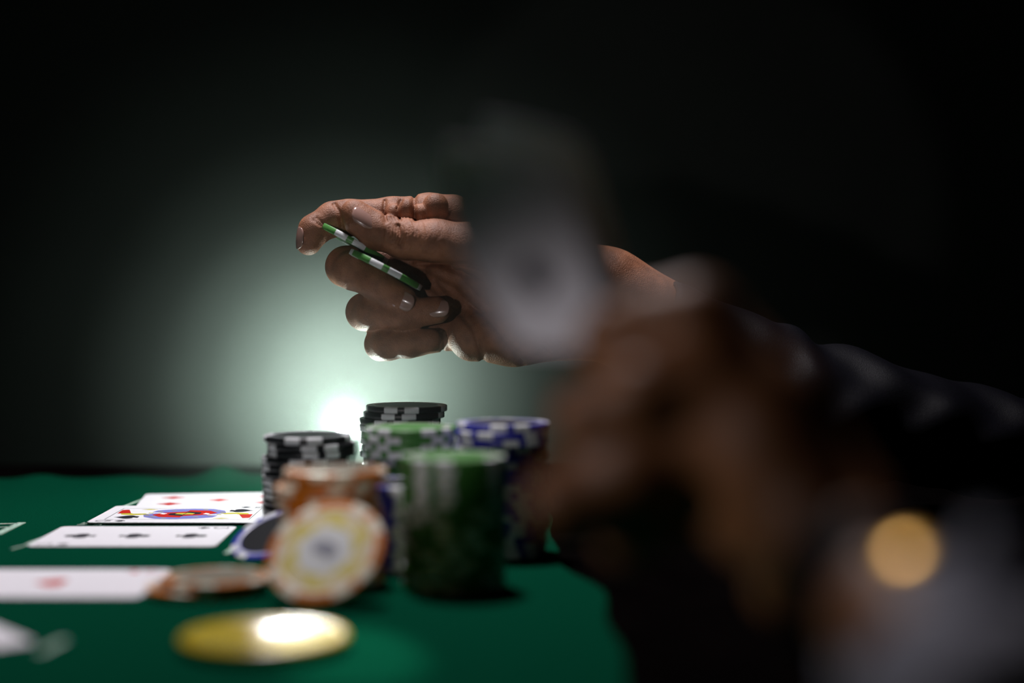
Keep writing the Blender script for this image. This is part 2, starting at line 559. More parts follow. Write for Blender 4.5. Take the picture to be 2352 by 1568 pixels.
def stack(kind, px, z, n, what, desc, group, offs=None, base_rot=0, jit=0.0004, twist=6, aligned=0, lean=(0, 0)):
    x = (px - 1176) / F * z
    rnd = random.Random(int(px * 7 + z * 1000))
    for i in range(n):           # i = 0 topmost
        lvl = n - 1 - i
        dx, dy = rnd.uniform(-jit, jit), rnd.uniform(-jit, jit)
        if offs and i < len(offs):
            dx += offs[i][0]; dy += offs[i][1]
        a = math.radians(base_rot + (rnd.uniform(-twist, twist) if i < aligned or aligned == 0 else rnd.uniform(0, 360)))
        if i == 0 and n > 1: which = 'topmost of'
        elif lvl == 0: which = 'bottom of'
        else: which = ORD[i] + ' from the top of'
        put_chip(kind, (x + dx + lean[0] * lvl, z + dy + lean[1] * lvl, TZ + 0.0003 + lvl * (CH + 0.00002)), f'{what} chip, {which} {desc}', group, (0, 0, a))


# base_rot: angle at which an insert pair faces the camera (-90 deg): pair centre sits at 25 deg in the pattern
FACE = -90 - 25
stack('black', 927, .856, 18, 'black and white', 'the sharp tall rear stack', 'black chips in the tall rear stack',
      [(.0022, 0), (.0006, 0), (-.0020, 0), (-.0022, 0), (-.0018, 0), (-.0008, 0), (-.0002, 0), (-.002, 0)], FACE + 4, .0006, 20)
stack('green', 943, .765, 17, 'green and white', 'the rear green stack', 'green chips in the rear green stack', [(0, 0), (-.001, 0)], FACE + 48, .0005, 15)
stack('blue', 1150, .751, 18, 'blue and white', 'the blue stack beside the fist', 'blue chips in the tall blue stack', [(.0005, 0), (0, 0)], FACE + 32, .0008, 40)
stack('black', 703, .796, 15, 'black and white', 'the black stack left of the glow', 'black chips in the left black stack', [(.0005, 0), (.002, 0), (.0025, 0)], FACE + 10, .0006, 14)
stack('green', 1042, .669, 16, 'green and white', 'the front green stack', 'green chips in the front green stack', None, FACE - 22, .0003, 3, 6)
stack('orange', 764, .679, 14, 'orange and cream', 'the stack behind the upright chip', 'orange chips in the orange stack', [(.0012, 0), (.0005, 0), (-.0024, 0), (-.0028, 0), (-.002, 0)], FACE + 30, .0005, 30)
stack('blue', 920, .717, 11, 'blue and white', 'the low stack beside the orange one', 'blue chips in the low stack', None, FACE + 20, .0004, 6)
# the two lying orange chips left of the upright one
z2 = .655
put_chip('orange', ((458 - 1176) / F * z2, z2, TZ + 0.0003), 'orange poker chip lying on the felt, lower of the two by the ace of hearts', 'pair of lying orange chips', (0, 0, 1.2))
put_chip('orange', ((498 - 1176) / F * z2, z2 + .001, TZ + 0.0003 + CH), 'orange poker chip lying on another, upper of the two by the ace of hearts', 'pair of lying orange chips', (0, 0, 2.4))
# upright chip leaning back against the orange stack
lean = math.radians(43)
zb = .6225
US = 1.12
rot = Matrix.Rotation(math.radians(-17), 4, 'Z') @ Matrix.Rotation(math.pi / 2 - lean, 4, 'X') @ Matrix.Rotation(2.0, 4, 'Z')
cen = Vector(((741 - 1176) / F * zb, zb + math.sin(lean) * CR * US, TZ + 0.0004 + math.cos(lean) * CR * US))
up = put_chip('orange_face', (0, 0, 0), 'orange rimmed chip with cream and gold face standing upright against the orange stack')
up.matrix_world = Matrix.Translation(cen) @ rot @ Matrix.Scale(US, 4)
mk = prism('number_mark', [(-.003, -.004), (.0005, -.0045), (.0042, -.001), (.0045, .0035), (.001, .0045), (-.001, .001), (-.004, 0)], CH - 0.00012, CH + 0.00002, M['chip_grey'], up)
tag(mk, 'blurred grey number in the white centre')
# blue edged chip leaning on the card ends
o = put_chip('blue', P(636, 1232, .752), 'blue rimmed chip with black centre tilted at the right end of the cards')
o.matrix_world = Matrix.Translation(P(636, 1236, .750)) @ Matrix.Rotation(math.radians(-17), 4, 'Y') @ Matrix.Rotation(math.radians(20), 4, 'X')

# big yellow plaque
pl = lathe('dealer_button', [(0, 0), (.0270, 0), (.0284, .0008), (.0285, .0032), (.0275, .0042), (.0245, .0042), (.0240, .0037), (0, .0037)], M['plaque'], None, 72)
pl.location = (*T(607, 1484), TZ + 0.0003)
tag(pl, 'large round yellow button lying on the felt in the foreground', 'button')

# ------------------------------------------------------------------ torch behind the stacks
tp = P(786, 990, .935)
torch = empty('torch', (tp.x, tp.y, TZ + 0.0003))
tag(torch, 'small lit torch standing on the felt behind the chip stacks', 'torch')
hz = tp.z - TZ
lathe('torch_body', [(0, 0), (.007, 0), (.0075, .001), (.0075, hz - .016), (.009, hz - .012), (.009, hz - .006), (.0075, hz - .0055), (0, hz - .0055)], M['torch'], torch, 32)
bm = bmesh.new()
bmesh.ops.create_uvsphere(bm, u_segments=24, v_segments=16, radius=.0034)
b = from_bm('bulb', bm, M['torch_light'], torch, True)
b.location = (0, 0, hz)


for half, pw in ((4, 70), (6.5, 190), (9.5, 190), (13, 110), (18, 32), (26, 8), (38, 1.5)):      # hot spot and spill of the torch beam
    light('torch_beam', 'SPOT', (tp.x, tp.y + .007, tp.z + .001), P(800, 890, 1.95), pw, (0.80, 1.0, 0.90), spot_size=math.radians(half * 2), spot_blend=1.0, shadow_soft_size=0.004)

# ------------------------------------------------------------------ signed-distance bodies
class Body:
    def __init__(self, pts_min, pts_max, vox, org):
        self.lo = np.array(pts_min, dtype=np.float32)
        self.vox = vox
        n = np.ceil((np.array(pts_max) - np.array(pts_min)) / vox).astype(int) + 1
        self.ax = [self.lo[i] + np.arange(n[i], dtype=np.float32) * vox for i in range(3)]
        self.f = np.full(tuple(n), 0.008, dtype=np.float32)
        self.org = org

    def sub(self, lo, hi):
        s = []
        for i in range(3):
            a = max(0, int((lo[i] - self.lo[i]) / self.vox))
            b = min(len(self.ax[i]), int((hi[i] - self.lo[i]) / self.vox) + 2)
            s.append(slice(a, b))
        return tuple(s)

    def cone(self, a, b, ra, rb, k=0.003, squash=None):
        pad = 0.008
        a, b = np.array(a), np.array(b)
        lo = np.minimum(a - ra, b - rb) - pad
        hi = np.maximum(a + ra, b + rb) + pad
        s = self.sub(lo, hi)
        X, Y, Z = np.meshgrid(self.ax[0][s[0]], self.ax[1][s[1]], self.ax[2][s[2]], indexing='ij', sparse=True)
        if X.size == 0 or Y.size == 0 or Z.size == 0: return
        d = b - a
        L2 = float(d @ d) + 1e-12
        t = np.clip(((X - a[0]) * d[0] + (Y - a[1]) * d[1] + (Z - a[2]) * d[2]) / L2, 0, 1).astype(np.float32)
        dist = np.sqrt((X - a[0] - t * d[0]) ** 2 + (Y - a[1] - t * d[1]) ** 2 + (Z - a[2] - t * d[2]) ** 2) - (ra + (rb - ra) * t)
        g = self.f[s]
        h = np.clip(0.5 + 0.5 * (g - dist) / k, 0, 1)
        self.f[s] = g * (1 - h) + dist * h - k * h * (1 - h)

    def chain(self, pts, k=0.003):
        for (a, ra), (b_, rb) in zip(pts[:-1], pts[1:]):
            self.cone(a, b_, ra, rb, k)

    def cut(self, pts, rad, depth, zmin=-9, zmax=9):
        """groove along a 3-D polyline: raises the field near it"""
        for a, b in zip(pts[:-1], pts[1:]):
            a, b = np.array(a), np.array(b)
            pad = rad * 3
            s = self.sub(np.minimum(a, b) - pad, np.maximum(a, b) + pad)
            X, Y, Z = np.meshgrid(self.ax[0][s[0]], self.ax[1][s[1]], self.ax[2][s[2]], indexing='ij', sparse=True)
            if X.size == 0 or Y.size == 0 or Z.size == 0: continue
            d = b - a
            L2 = float(d @ d) + 1e-12
            t = np.clip(((X - a[0]) * d[0] + (Y - a[1]) * d[1] + (Z - a[2]) * d[2]) / L2, 0, 1)
            q = (X - a[0] - t * d[0]) ** 2 + (Y - a[1] - t * d[1]) ** 2 + (Z - a[2] - t * d[2]) ** 2
            g = depth * np.exp(-q / rad ** 2)
            self.f[s] = np.maximum(self.f[s], self.f[s] * 0 + np.minimum(self.f[s] + g, 0.008))

    def image_groove(self, poly, wpx, depth, y0, y1):
        """groove cut from the camera side: poly in pixels, over distances y0..y1"""
        P0 = np.array(poly, dtype=float)
        zm = (y0 + y1) / 2
        lo = P(P0[:, 0].min() - wpx * 3, P0[:, 1].max() + wpx * 3, zm)
        hi = P(P0[:, 0].max() + wpx * 3, P0[:, 1].min() - wpx * 3, zm)
        s = self.sub((lo.x - .004, y0, lo.z - .004), (hi.x + .004, y1, hi.z + .004))
        X, Y, Z = np.meshgrid(self.ax[0][s[0]], self.ax[1][s[1]], self.ax[2][s[2]], indexing='ij', sparse=True)
        if X.size == 0 or Y.size == 0 or Z.size == 0: return
        U = 1176 + X / Y * F
        V = HOR + (TZ + H - Z) / Y * F
        best = None
        for a, b in zip(P0[:-1], P0[1:]):
            d = b - a
            t = np.clip(((U - a[0]) * d[0] + (V - a[1]) * d[1]) / (d @ d), 0, 1)
            q = (U - a[0] - t * d[0]) ** 2 + (V - a[1] - t * d[1]) ** 2
            best = q if best is None else np.minimum(best, q)
        self.f[s] = self.f[s] + (depth * np.exp(-best / wpx ** 2)).astype(np.float32)

    def mesh(self, name, m, parent):
        f = self.f
        neg = f < 0
        c = neg[:-1, :-1, :-1].astype(np.int8)
        tot = np.zeros(c.shape, np.int8)
        for i in (0, 1):
            for j in (0, 1):
                for k in (0, 1):
                    tot += neg[i:f.shape[0] - 1 + i, j:f.shape[1] - 1 + j, k:f.shape[2] - 1 + k]
        act = (tot > 0) & (tot < 8)
        idx = np.argwhere(act)
        num = -np.ones(act.shape, np.int64)
        num[tuple(idx.T)] = np.arange(len(idx))
        acc = np.zeros((len(idx), 3))
        cnt = np.zeros(len(idx))
        off = [(i, j, k) for i in (0, 1) for j in (0, 1) for k in (0, 1)]
        for a in off:
            for b in off:
                if sum(b) - sum(a) == 1 and all(b[i] >= a[i] for i in range(3)):
                    ia, ib = idx + np.array(a), idx + np.array(b)
                    fa, fb = f[tuple(ia.T)], f[tuple(ib.T)]
                    cr = (fa < 0) != (fb < 0)
                    t = np.where(cr, fa / np.where(fa - fb == 0, 1, fa - fb), 0)
                    p = np.array(a)[None] + t[:, None] * (np.array(b) - np.array(a))[None]
                    acc += np.where(cr[:, None], p, 0)
                    cnt += cr
        v = (idx + acc / cnt[:, None]) * self.vox + self.lo[None]
        quads = []
        for axis in range(3):
            o1, o2 = [i for i in range(3) if i != axis]
            sl_a = [slice(None)] * 3; sl_b = [slice(None)] * 3
            sl_a[axis] = slice(0, -1); sl_b[axis] = slice(1, None)
            A, B = neg[tuple(sl_a)], neg[tuple(sl_b)]
            e = np.argwhere(A != B)
            e = e[(e[:, o1] > 0) & (e[:, o2] > 0) & (e[:, o1] < f.shape[o1] - 1) & (e[:, o2] < f.shape[o2] - 1)]
            q = []
            for d1_, d2_ in ((1, 1), (0, 1), (0, 0), (1, 0)):
                t = e.copy()
                t[:, o1] -= d1_; t[:, o2] -= d2_
                q.append(num[tuple(t.T)])
            q = np.stack(q, 1)
            flip = A[tuple(e.T)] ^ (axis == 1)
            q[~flip] = q[~flip][:, ::-1]
            quads.append(q)
        q = np.concatenate(quads)
        q = q[(q >= 0).all(1)]
        v = v - np.array(self.org)[None]
        me = bpy.data.meshes.new(name)
        me.vertices.add(len(v)); me.loops.add(len(q) * 4); me.polygons.add(len(q))
        me.vertices.foreach_set('co', v.astype(np.float32).ravel())
        me.loops.foreach_set('vertex_index', q.astype(np.int32).ravel())
        me.polygons.foreach_set('loop_start', np.arange(len(q), dtype=np.int32) * 4)
        me.polygons.foreach_set('use_smooth', np.ones(len(q), dtype=bool))
        me.materials.append(m)
        me.update(); me.validate()
        o = bpy.data.objects.new(name, me)
        C.objects.link(o)
        o.parent = parent
        return o


def px_chain(pts, z0):
    """[(px, py, dz_mm, r_px)] -> [(point, radius)]"""
    out = []
    for px, py, dz, r in pts:
        z = z0 + dz * 1e-3
        out.append((P(px, py, z), r * z0 / F))
    return out


def nail(parent, org, c, axis, normal, ln, wd, curve, tipfrac=0.10):
    """curved plate: c centre, axis to the finger tip, normal outward"""
    ax = Vector(axis).normalized()
    nn = Vector(normal)
    nn = (nn - ax * nn.dot(ax)).normalized()
    sd = ax.cross(nn)
    NU, NV = 16, 12
    vs, fs, mi = [], [], []
    for layer, dz in ((0, 0.0), (1, -0.0006)):
        for i in range(NU + 1):
            u = -1 + 2 * i / NU
            half = (max(0.0, 1 - abs(u) ** 3.2)) ** 0.5 if u > 0 else (max(0.0, 1 - abs(u) ** 2.4)) ** 0.5
            half = max(half, 0.05)
            for j in range(NV + 1):
                v = (-1 + 2 * j / NV) * half
                ang = v * wd / 2 / curve
                p = ax * (u * ln / 2) + sd * (math.sin(ang) * curve) + nn * (-(1 - math.cos(ang)) * curve - (u * u) * ln * 0.05 + dz)
                vs.append(Vector(c) + p - Vector(org))
    n1 = (NU + 1) * (NV + 1)
    for i in range(NU):
        for j in range(NV):
            a = i * (NV + 1) + j
            fs.append((a, a + 1, a + NV + 2, a + NV + 1))
            mi.append(1 if i >= NU * (1 - tipfrac / 2) - 0.01 else 0)
            fs.append((a + n1, a + n1 + NV + 1, a + n1 + NV + 2, a + n1 + 1))
            mi.append(0)
    rim = [i * (NV + 1) for i in range(NU + 1)] + [NU * (NV + 1) + j for j in range(1, NV + 1)] + [i * (NV + 1) + NV for i in range(NU - 1, -1, -1)] + [j for j in range(NV - 1, 0, -1)]
    for a, b in zip(rim, rim[1:] + rim[:1]):
        fs.append((a, b, b + n1, a + n1)); mi.append(0)
    o = mesh_obj('fingernail', vs, fs, [M['nail'], M['nail_tip']], parent, mi, True)
    return o


# ------------------------------------------------------------------ far person: hand with two green chips, dark sleeve
Z0 = .868
far = empty('person', (0.62, 1.0, TZ))
tag(far, 'person in a dark jacket reaching in with a raised hand that holds two green chips', 'person')
org = tuple(far.location)
vox = 0.0007
B = Body((P(660, 900, Z0).x, .800, P(0, 985, Z0).z), (P(1665, 900, Z0).x, .935, P(0, 425, Z0).z), vox, org)
palm = [
    ([(1040, 500, 18, 50), (1220, 570, 20, 62), (1400, 660, 18, 80)], .008),
    ([(1045, 585, 22, 52), (1220, 630, 22, 60), (1400, 690, 18, 80)], .008),
    ([(1055, 675, 22, 52), (1220, 690, 22, 60), (1400, 710, 18, 80)], .008),
    ([(1065, 755, 18, 50), (1200, 752, 20, 62), (1390, 730, 18, 80)], .008),
    ([(1085, 778, 6, 52), (1180, 772, 4, 62), (1330, 755, 12, 70)], .008),          # hypothenar
    ([(1020, 632, 14, 46), (1130, 640, 12, 62), (1290, 670, 12, 76)], .008),
    ([(930, 655, 28, 40), (1060, 640, 24, 52)], .008),
    ([(1400, 655, 16, 84), (1660, 815, 22, 98)], .008),
    ([(1400, 745, 16, 84), (1660, 880, 22, 115)], .008),
]
for pts, k in palm: B.chain(px_chain(pts, Z0), k)
fingers = [
    # index, curled at its end, nail to the left
    ([(1040, 496, 12, 50), (985, 490, 8, 45), (900, 492, 4, 38), (800, 500, 2, 40), (765, 503, 2, 38), (722, 528, -1, 34), (709, 557, -3, 29)], .0035),
    # middle, ring, little: curled back so that their tips point right
    ([(1040, 590, 24, 48), (900, 600, 22, 44), (795, 612, 14, 46), (810, 622, 4, 42), (865, 652, -5, 36), (925, 687, -9, 31)], .003),
    ([(1050, 680, 24, 46), (930, 700, 20, 42), (838, 716, 12, 42), (855, 718, 3, 38), (930, 721, -5, 35), (1003, 712, -9, 31)], .003),
    ([(1060, 760, 20, 42), (950, 780, 16, 38), (876, 790, 10, 37), (890, 791, 2, 35), (940, 789, -3, 31), (990, 782, -5, 27)], .003),
]
for pts, k in fingers: B.chain(px_chain(pts, Z0), k if k else .003)
thumb = [(1330, 660, 4, 76), (1200, 620, -6, 74), (1080, 572, -12, 58), (1000, 556, -13, 50), (930, 548, -12, 45), (865, 530, -12, 41), (825, 503, -12, 35), (812, 487, -12, 29)]
B.chain(px_chain(thumb, Z0), .0035)
# folds of skin at the root of the index finger
for px_, py_, dz, r in ((905, 498, -4, 22), (935, 488, -6, 25), (965, 498, -6, 22), (1000, 482, -5, 30)):
    p0, r0 = px_chain([(px_, py_, dz, r)], Z0)[0]
    B.cone(p0, p0 + Vector((0, 0, .002)), r0, r0, .0012)
# creases: index root, index joints, palm lines
fr_, bk_ = .825, .9
for poly, wpx, dep in (
    ([(952, 450), (950, 475), (955, 505)], 5, .0016), ([(921, 462), (913, 480), (918, 505)], 4, .0012), ([(884, 462), (882, 485), (887, 508)], 4, .0014),
    ([(768, 470), (780, 488), (786, 520)], 5, .0014), ([(726, 500), (742, 512)], 3, .0007), ([(720, 505), (736, 518)], 3, .0007),
    ([(1000, 650), (1040, 700), (1090, 760), (1110, 830)], 6, .0012),
    ([(960, 620), (1040, 660), (1130, 740), (1200, 830)], 7, .0013),
    ([(1020, 610), (1100, 640), (1180, 700), (1260, 800)], 8, .0015),
    ([(1016, 765), (1018, 830)], 4, .0014), ([(1060, 620), (1068, 650), (1120, 700)], 5, .0009),
):
    B.image_groove(poly, wpx, dep, fr_, bk_)
# wrinkles over the thumb joint
rnd = random.Random(5)
for k in range(17):
    x0 = 884 + k * 8.2 + rnd.uniform(-1.5, 1.5)
    a = max(.25, 1.15 - abs(k - 4) * .09)
    B.image_groove([(x0 - 8, 500), (x0 + 2 + rnd.uniform(-2, 2), 520), (x0 + 2, 540 + rnd.uniform(-3, 3)), (x0 - 6 - k * .8, 563 + rnd.uniform(-4, 8))], 2.2, .00075 * a, fr_, .875)
B.image_groove([(915, 520), (922, 545), (920, 560)], 7, .0016, fr_, .875)
B.image_groove([(955, 605), (1075, 607), (1200, 640)], 6, .002, fr_, .885)
hand = B.mesh('hand', M['skin_far'], far)
tag(hand, 'bare hand and wrist in brown skin')

mmp = lambda px, py, dz: P(px, py, Z0 + dz * 1e-3)
nail(far, org, mmp(682, 546, -7), (-.05, -.1, -1), (-1, -.55, .1), .0118, .0095, .0075)
nail(far, org, mmp(843, 494, -20.5), (-.80, 0, .50), (.30, -.80, .62), .0155, .0125, .0085)
nail(far, org, mmp(922, 690, -16.0), (.85, -.12, -.38), (.05, -1, -.12), .0135, .0105, .0075)
nail(far, org, mmp(1006, 706, -15.8), (.96, -.1, .1), (.12, -.9, .35), .0115, .0100, .0072)

# chips in the hand, edge-on to the camera
for (ax_, ay_, bx_, by_, zz, rz, lab) in ((730, 513, 893, 603, .872, -116, 'upper of two, pinched between thumb and index finger'),
                                          (806, 578, 966, 661, .860, -112, 'lower of two held in the raised hand')):
    a, b_ = P(ax_, ay_, zz), P(bx_, by_, zz)
    d = (b_ - a).normalized()
    cen = (a + b_) / 2 + Vector((0, 0.0, 0))
    zax = Vector((-d.z, 0, d.x)).normalized()
    zax = (zax + Vector((0, 0.06, 0))).normalized()
    yax = zax.cross(d).normalized()
    xax = yax.cross(zax).normalized()
    R = Matrix((xax, yax, zax)).transposed().to_4x4()
    o = put_chip('green', (0, 0, 0), 'green and white chip, ' + lab, 'green chips held in the hand')
    o.matrix_world = Matrix.Translation(cen - zax * CH / 2) @ R @ Matrix.Rotation(math.radians(rz), 4, 'Z')

# sleeve of the far person: top outline traced along the arm, folds added round it
def sleeve(name, line, m, parent, org_, nseg=64, folds=1.0, seed=1, thick=.0022, close_end=True):
    """line: [(centre, radius_up, radius_side)] along the arm; a double walled tube"""
    vs, fs = [], []
    rnd = random.Random(seed)
    ph = [rnd.uniform(0, 6.28) for _ in range(8)]
    n = len(line)
    cs = [Vector(l[0]) for l in line]
    rings = []
    for layer in (0, 1):
        for i in range(n):
            t = (cs[min(i + 1, n - 1)] - cs[max(i - 1, 0)]).normalized()
            up_ = Vector((0, 0, 1)); up_ = (up_ - t * up_.dot(t)).normalized()
            sd = t.cross(up_)
            s = sum((cs[q + 1] - cs[q]).length for q in range(i))
            for k in range(nseg):
                a = 2 * math.pi * k / nseg
                ca, sa = math.cos(a), math.sin(a)
                r_up, r_sd = line[i][1], line[i][2]
                w_ = folds * min(1, i / 4) * .0024
                w_ *= (1 - max(0, ca) ** 6 * .75)
                fo = w_ * (math.sin(s * 95 + 2.2 * math.sin(a * 2 + ph[0]) + ph[1]) + .6 * math.sin(s * 170 + 1.7 * math.sin(a * 3 + ph[2]) + ph[3]) + .5 * math.sin(s * 40 + a * 2 + ph[4]))
                vs.append(cs[i] + up_ * ca * (r_up + fo - layer * thick) + sd * sa * (r_sd + fo - layer * thick) - Vector(org_))
    N = n * nseg
    for i in range(n - 1):
        for k in range(nseg):
            k2 = (k + 1) % nseg
            a, b_, c, d = i * nseg + k, i * nseg + k2, (i + 1) * nseg + k2, (i + 1) * nseg + k
            fs.append((a, b_, c, d)); fs.append((a + N, d + N, c + N, b_ + N))
    for k in range(nseg):
        k2 = (k + 1) % nseg
        fs.append((k, k + N, k2 + N, k2))
        e = (n - 1) * nseg
        fs.append((e + k, e + k2, e + k2 + N, e + k + N))
    if close_end:
        fs.append(tuple((n - 1) * nseg + k for k in range(nseg)))
    return mesh_obj(name, vs, fs, m, parent, None, True)


top = [(1538, 640), (1580, 655), (1640, 684), (1685, 702), (1735, 722), (1770, 738), (1800, 741), (1840, 752), (1868, 768), (1893, 790), (1915, 796), (1950, 794), (1985, 801), (2030, 822), (2100, 850), (2160, 862), (2230, 885), (2260, 888), (2300, 900), (2352, 916), (2420, 925), (2520, 925), (2640, 915), (2760, 905)]
tx = np.array([t[0] for t in top], float); ty = np.array([t[1] for t in top], float)
def arm_rv(px, u):
    yl = min(640 + (px - 1538) * .338, 925)
    return min(0.036 + 0.020 * min(1, u * 2.2), (H - (yl - HOR) / F * (Z0 + .004 + u * .02) - .010) / 2)


RV = np.array([arm_rv(1538 + (i / 89) * (2760 - 1538), i / 89) for i in range(90)])
YL = np.array([min(640 + (i / 89) * (2760 - 1538) * .338, 925) for i in range(90)])
ker = np.hanning(21); ker /= ker.sum()
RV = np.convolve(np.pad(RV, 10, mode='edge'), ker, 'valid')
YL[10:] = np.convolve(np.pad(YL, 10, mode='edge'), ker, 'valid')[10:]
ln_ = []
for i in range(90):
    u = i / 89
    px = 1538 + u * (2760 - 1538)
    y_top = float(np.interp(px, tx, ty))
    rr = 0.036 + 0.020 * min(1, u * 2.2)
    y_line = float(YL[i])
    z = Z0 + .004 + u * .02
    rv = float(RV[i])
    rr = 0.036 + 0.020 * (1 - math.exp(-u * 3))
    smooth_top = y_line
    z = Z0 + .004 + u * .02
    off = rv * F / z
    # centre lies below the smooth top line, at right angles to the arm
    cpx = px - off * .30
    cpy = smooth_top + off * .955
    cc_ = P(cpx, cpy, z)
    y_top = float(np.mean(np.interp([px - 14, px - 7, px, px + 7, px + 14], tx, ty))) if i > 1 else y_top
    extra = (smooth_top - y_top) * z / F * .95
    ln_.append((cc_, rv + extra, rr * .92))
sl = sleeve('jacket_sleeve', ln_, M['suit'], far, org, folds=1.0, seed=4)
# the seam along the sleeve
seam = []
for i in range(22, 78):
    c0, ru, rs = ln_[i]
    seam.append(c0 + Vector((-.1, -1, .12)).normalized() * (rs + .0022))
# jacket body beyond the frame: upper arm and chest
Bj = Body((.36, .78, TZ + .0), (.84, 1.22, TZ + .52), .006, org)
Bj.chain([(ln_[-8][0] + Vector((0, 0, .012)), .040), (Vector((.50, .98, TZ + .072)), .062), (Vector((.56, 1.04, TZ + .30)), .070), (Vector((.60, 1.08, TZ + .34)), .075)], .02)
Bj.chain([(Vector((.68, 1.06, TZ + .36)), .10), (Vector((.70, 1.06, TZ + .125)), .115)], .03)
Bj.mesh('jacket', M['suit'], far)

# ------------------------------------------------------------------ near person: fist with two cards, cuff, sleeve
ZN = .412
near = empty('person', (.25, .12, TZ))
tag(near, 'person in the foreground whose blurred fist holds up two cards, dark sleeve and white cuff', 'person')
orgn = tuple(near.location)
Bn = Body((P(1140, 0, ZN).x, .27, P(0, 1640, .36).z), (P(2300, 0, ZN).x, .50, P(0, 560, ZN).z), .0013, orgn)
nk = .006
for pts in (
    [(1600, 735, -4, 92), (1780, 950, -14, 105), (1930, 1180, -24, 112)],
    [(1625, 865, -10, 92), (1780, 1020, -18, 100), (1920, 1210, -26, 112)],
    [(1625, 1005, -8, 88), (1770, 1110, -16, 95), (1900, 1240, -26, 112)],
    [(1610, 1140, 2, 80), (1750, 1210, -8, 88), (1880, 1270, -22, 108)],
    [(1800, 1350, 0, 78), (1900, 1300, -20, 95)],
    [(1905, 1205, -26, 108), (1985, 1310, -48, 100), (2150, 1500, -100, 96)],
    [(1865, 1285, -24, 100), (1940, 1375, -48, 98), (2110, 1560, -100, 96)],
): Bn.chain(px_chain(pts, ZN), nk)
for pts in (
    [(1600, 735, -4, 92), (1500, 745, 0, 80), (1410, 778, 4, 76), (1405, 790, 26, 66), (1470, 800, 46, 56)],
    [(1625, 865, -12, 90), (1480, 905, -10, 82), (1352, 955, -2, 78), (1355, 962, 22, 66), (1440, 965, 44, 58)],
    [(1625, 1005, -8, 86), (1460, 1070, -6, 80), (1292, 1145, 0, 74), (1300, 1145, 24, 62), (1390, 1130, 42, 54)],
    [(1610, 1140, 2, 78), (1530, 1185, 4, 70), (1440, 1232, 10, 64), (1450, 1230, 30, 54), (1520, 1210, 44, 48)],
    [(1860, 1060, 0, 90), (1690, 860, 22, 80), (1500, 760, 44, 66), (1380, 725, 50, 58)],
): Bn.chain(px_chain(pts, ZN), .004)
fist = Bn.mesh('hand', M['skin_near'], near)
tag(fist, 'blurred brown fist with three knuckles to the left')

# cards in the fist: two bent cards
def bent_card(name, ctrl, label, marks, group):
    """ctrl: 3 rows (top..bottom) of 3 (px, py, z)"""
    Pc = [[P(*c) for c in row] for row in ctrl]
    NU, NV = 16, 20

    def q(a, b, c, t):   # parabola through the three points
        return a * ((1 - t) * (1 - 2 * t)) + b * (4 * t * (1 - t)) + c * (t * (2 * t - 1))

    def S(u, v):
        rows = [q(*Pc[r], u) for r in range(3)]
        return q(*rows, v)

    def N(u, v):
        e = .01
        n = (S(u + e, v) - S(u - e, v)).cross(S(u, v + e) - S(u, v - e)).normalized()
        return n if n.y < 0 else -n
    o_ = S(.5, 1)
    vs, fs = [], []
    for layer in (0, 1):
        for j in range(NV + 1):
            v = j / NV
            for i in range(NU + 1):
                u = i / NU
                # rounded corners
                uu, vv = u, v
                for vc in (0, 1):
                    dv = abs(v - vc) * CL
                    if dv < .0035:
                        ins = .0035 - math.sqrt(max(0, .0035 ** 2 - (.0035 - dv) ** 2))
                        uu = .5 + (u - .5) * (1 - 2 * ins / CW)
                vs.append(S(uu, vv) - N(uu, vv) * (layer * .0003) - o_)
    n1 = (NU + 1) * (NV + 1)
    for j in range(NV):
        for i in range(NU):
            a = j * (NU + 1) + i
            fs.append((a, a + 1, a + NU + 2, a + NU + 1))
            fs.append((a + n1, a + n1 + NU + 1, a + n1 + NU + 2, a + n1 + 1))
    rim = [i for i in range(NU + 1)] + [j * (NU + 1) + NU for j in range(1, NV + 1)] + [NV * (NU + 1) + i for i in range(NU - 1, -1, -1)] + [j * (NU + 1) for j in range(NV - 1, 0, -1)]
    for a, b_ in zip(rim, rim[1:] + rim[:1]): fs.append((a, a + n1, b_ + n1, b_))
    mi = [k % 2 for k in range(NU * NV * 2)] + [0] * (len(fs) - NU * NV * 2)
    card_ = mesh_obj(name, vs, fs, [M['card'], M['card_back']], None, mi, True)
    card_.location = o_
    tag(card_, label, 'playing card', group)
    for kind, u0, v0, s, m, nm in marks:
        pts = shape_pts(kind, s)
        vv_, k = [], len(pts)
        for lay in (.00018, -.0001):
            for a, b_ in pts:
                u, v = u0 + a / CW, v0 - b_ / CL
                vv_.append(S(u, v) + N(u, v) * lay - o_)
        # fan from the middle keeps the pip on the curved face
        vv_.append(S(u0, v0) + N(u0, v0) * .00018 - o_)
        ff = [(2 * k, i, (i + 1) % k) for i in range(k)] + [(i, i + k, (i + 1) % k + k, (i + 1) % k) for i in range(k)]
        mesh_obj(nm, vv_, ff, m, card_)
    return card_


bent_card('playing_card', [[(1100, 268, .458), (1215, 285, .456), (1338, 326, .454)], [(1160, 520, .476), (1290, 530, .472), (1412, 560, .468)], [(1235, 800, .474), (1330, 800, .466), (1440, 790, .462)]],
          'playing card held in the fist, rear and higher of the two', [('spade', .5, .45, .016, M['black_ink'], 'pip'), ('spade', .12, .22, .006, M['black_ink'], 'index_pip')], 'cards in the fist')
bent_card('playing_card', [[(1015, 330, .446), (1150, 345, .440), (1300, 385, .436)], [(1045, 540, .460), (1200, 545, .448), (1352, 560, .436)], [(1190, 800, .434), (1290, 800, .422), (1400, 790, .410)]],
          'playing card held in the fist, front and lower of the two', [('spade', .5, .68, .017, M['black_ink'], 'pip'), ('spade', .12, .22, .006, M['black_ink'], 'index_pip')], 'cards in the fist')

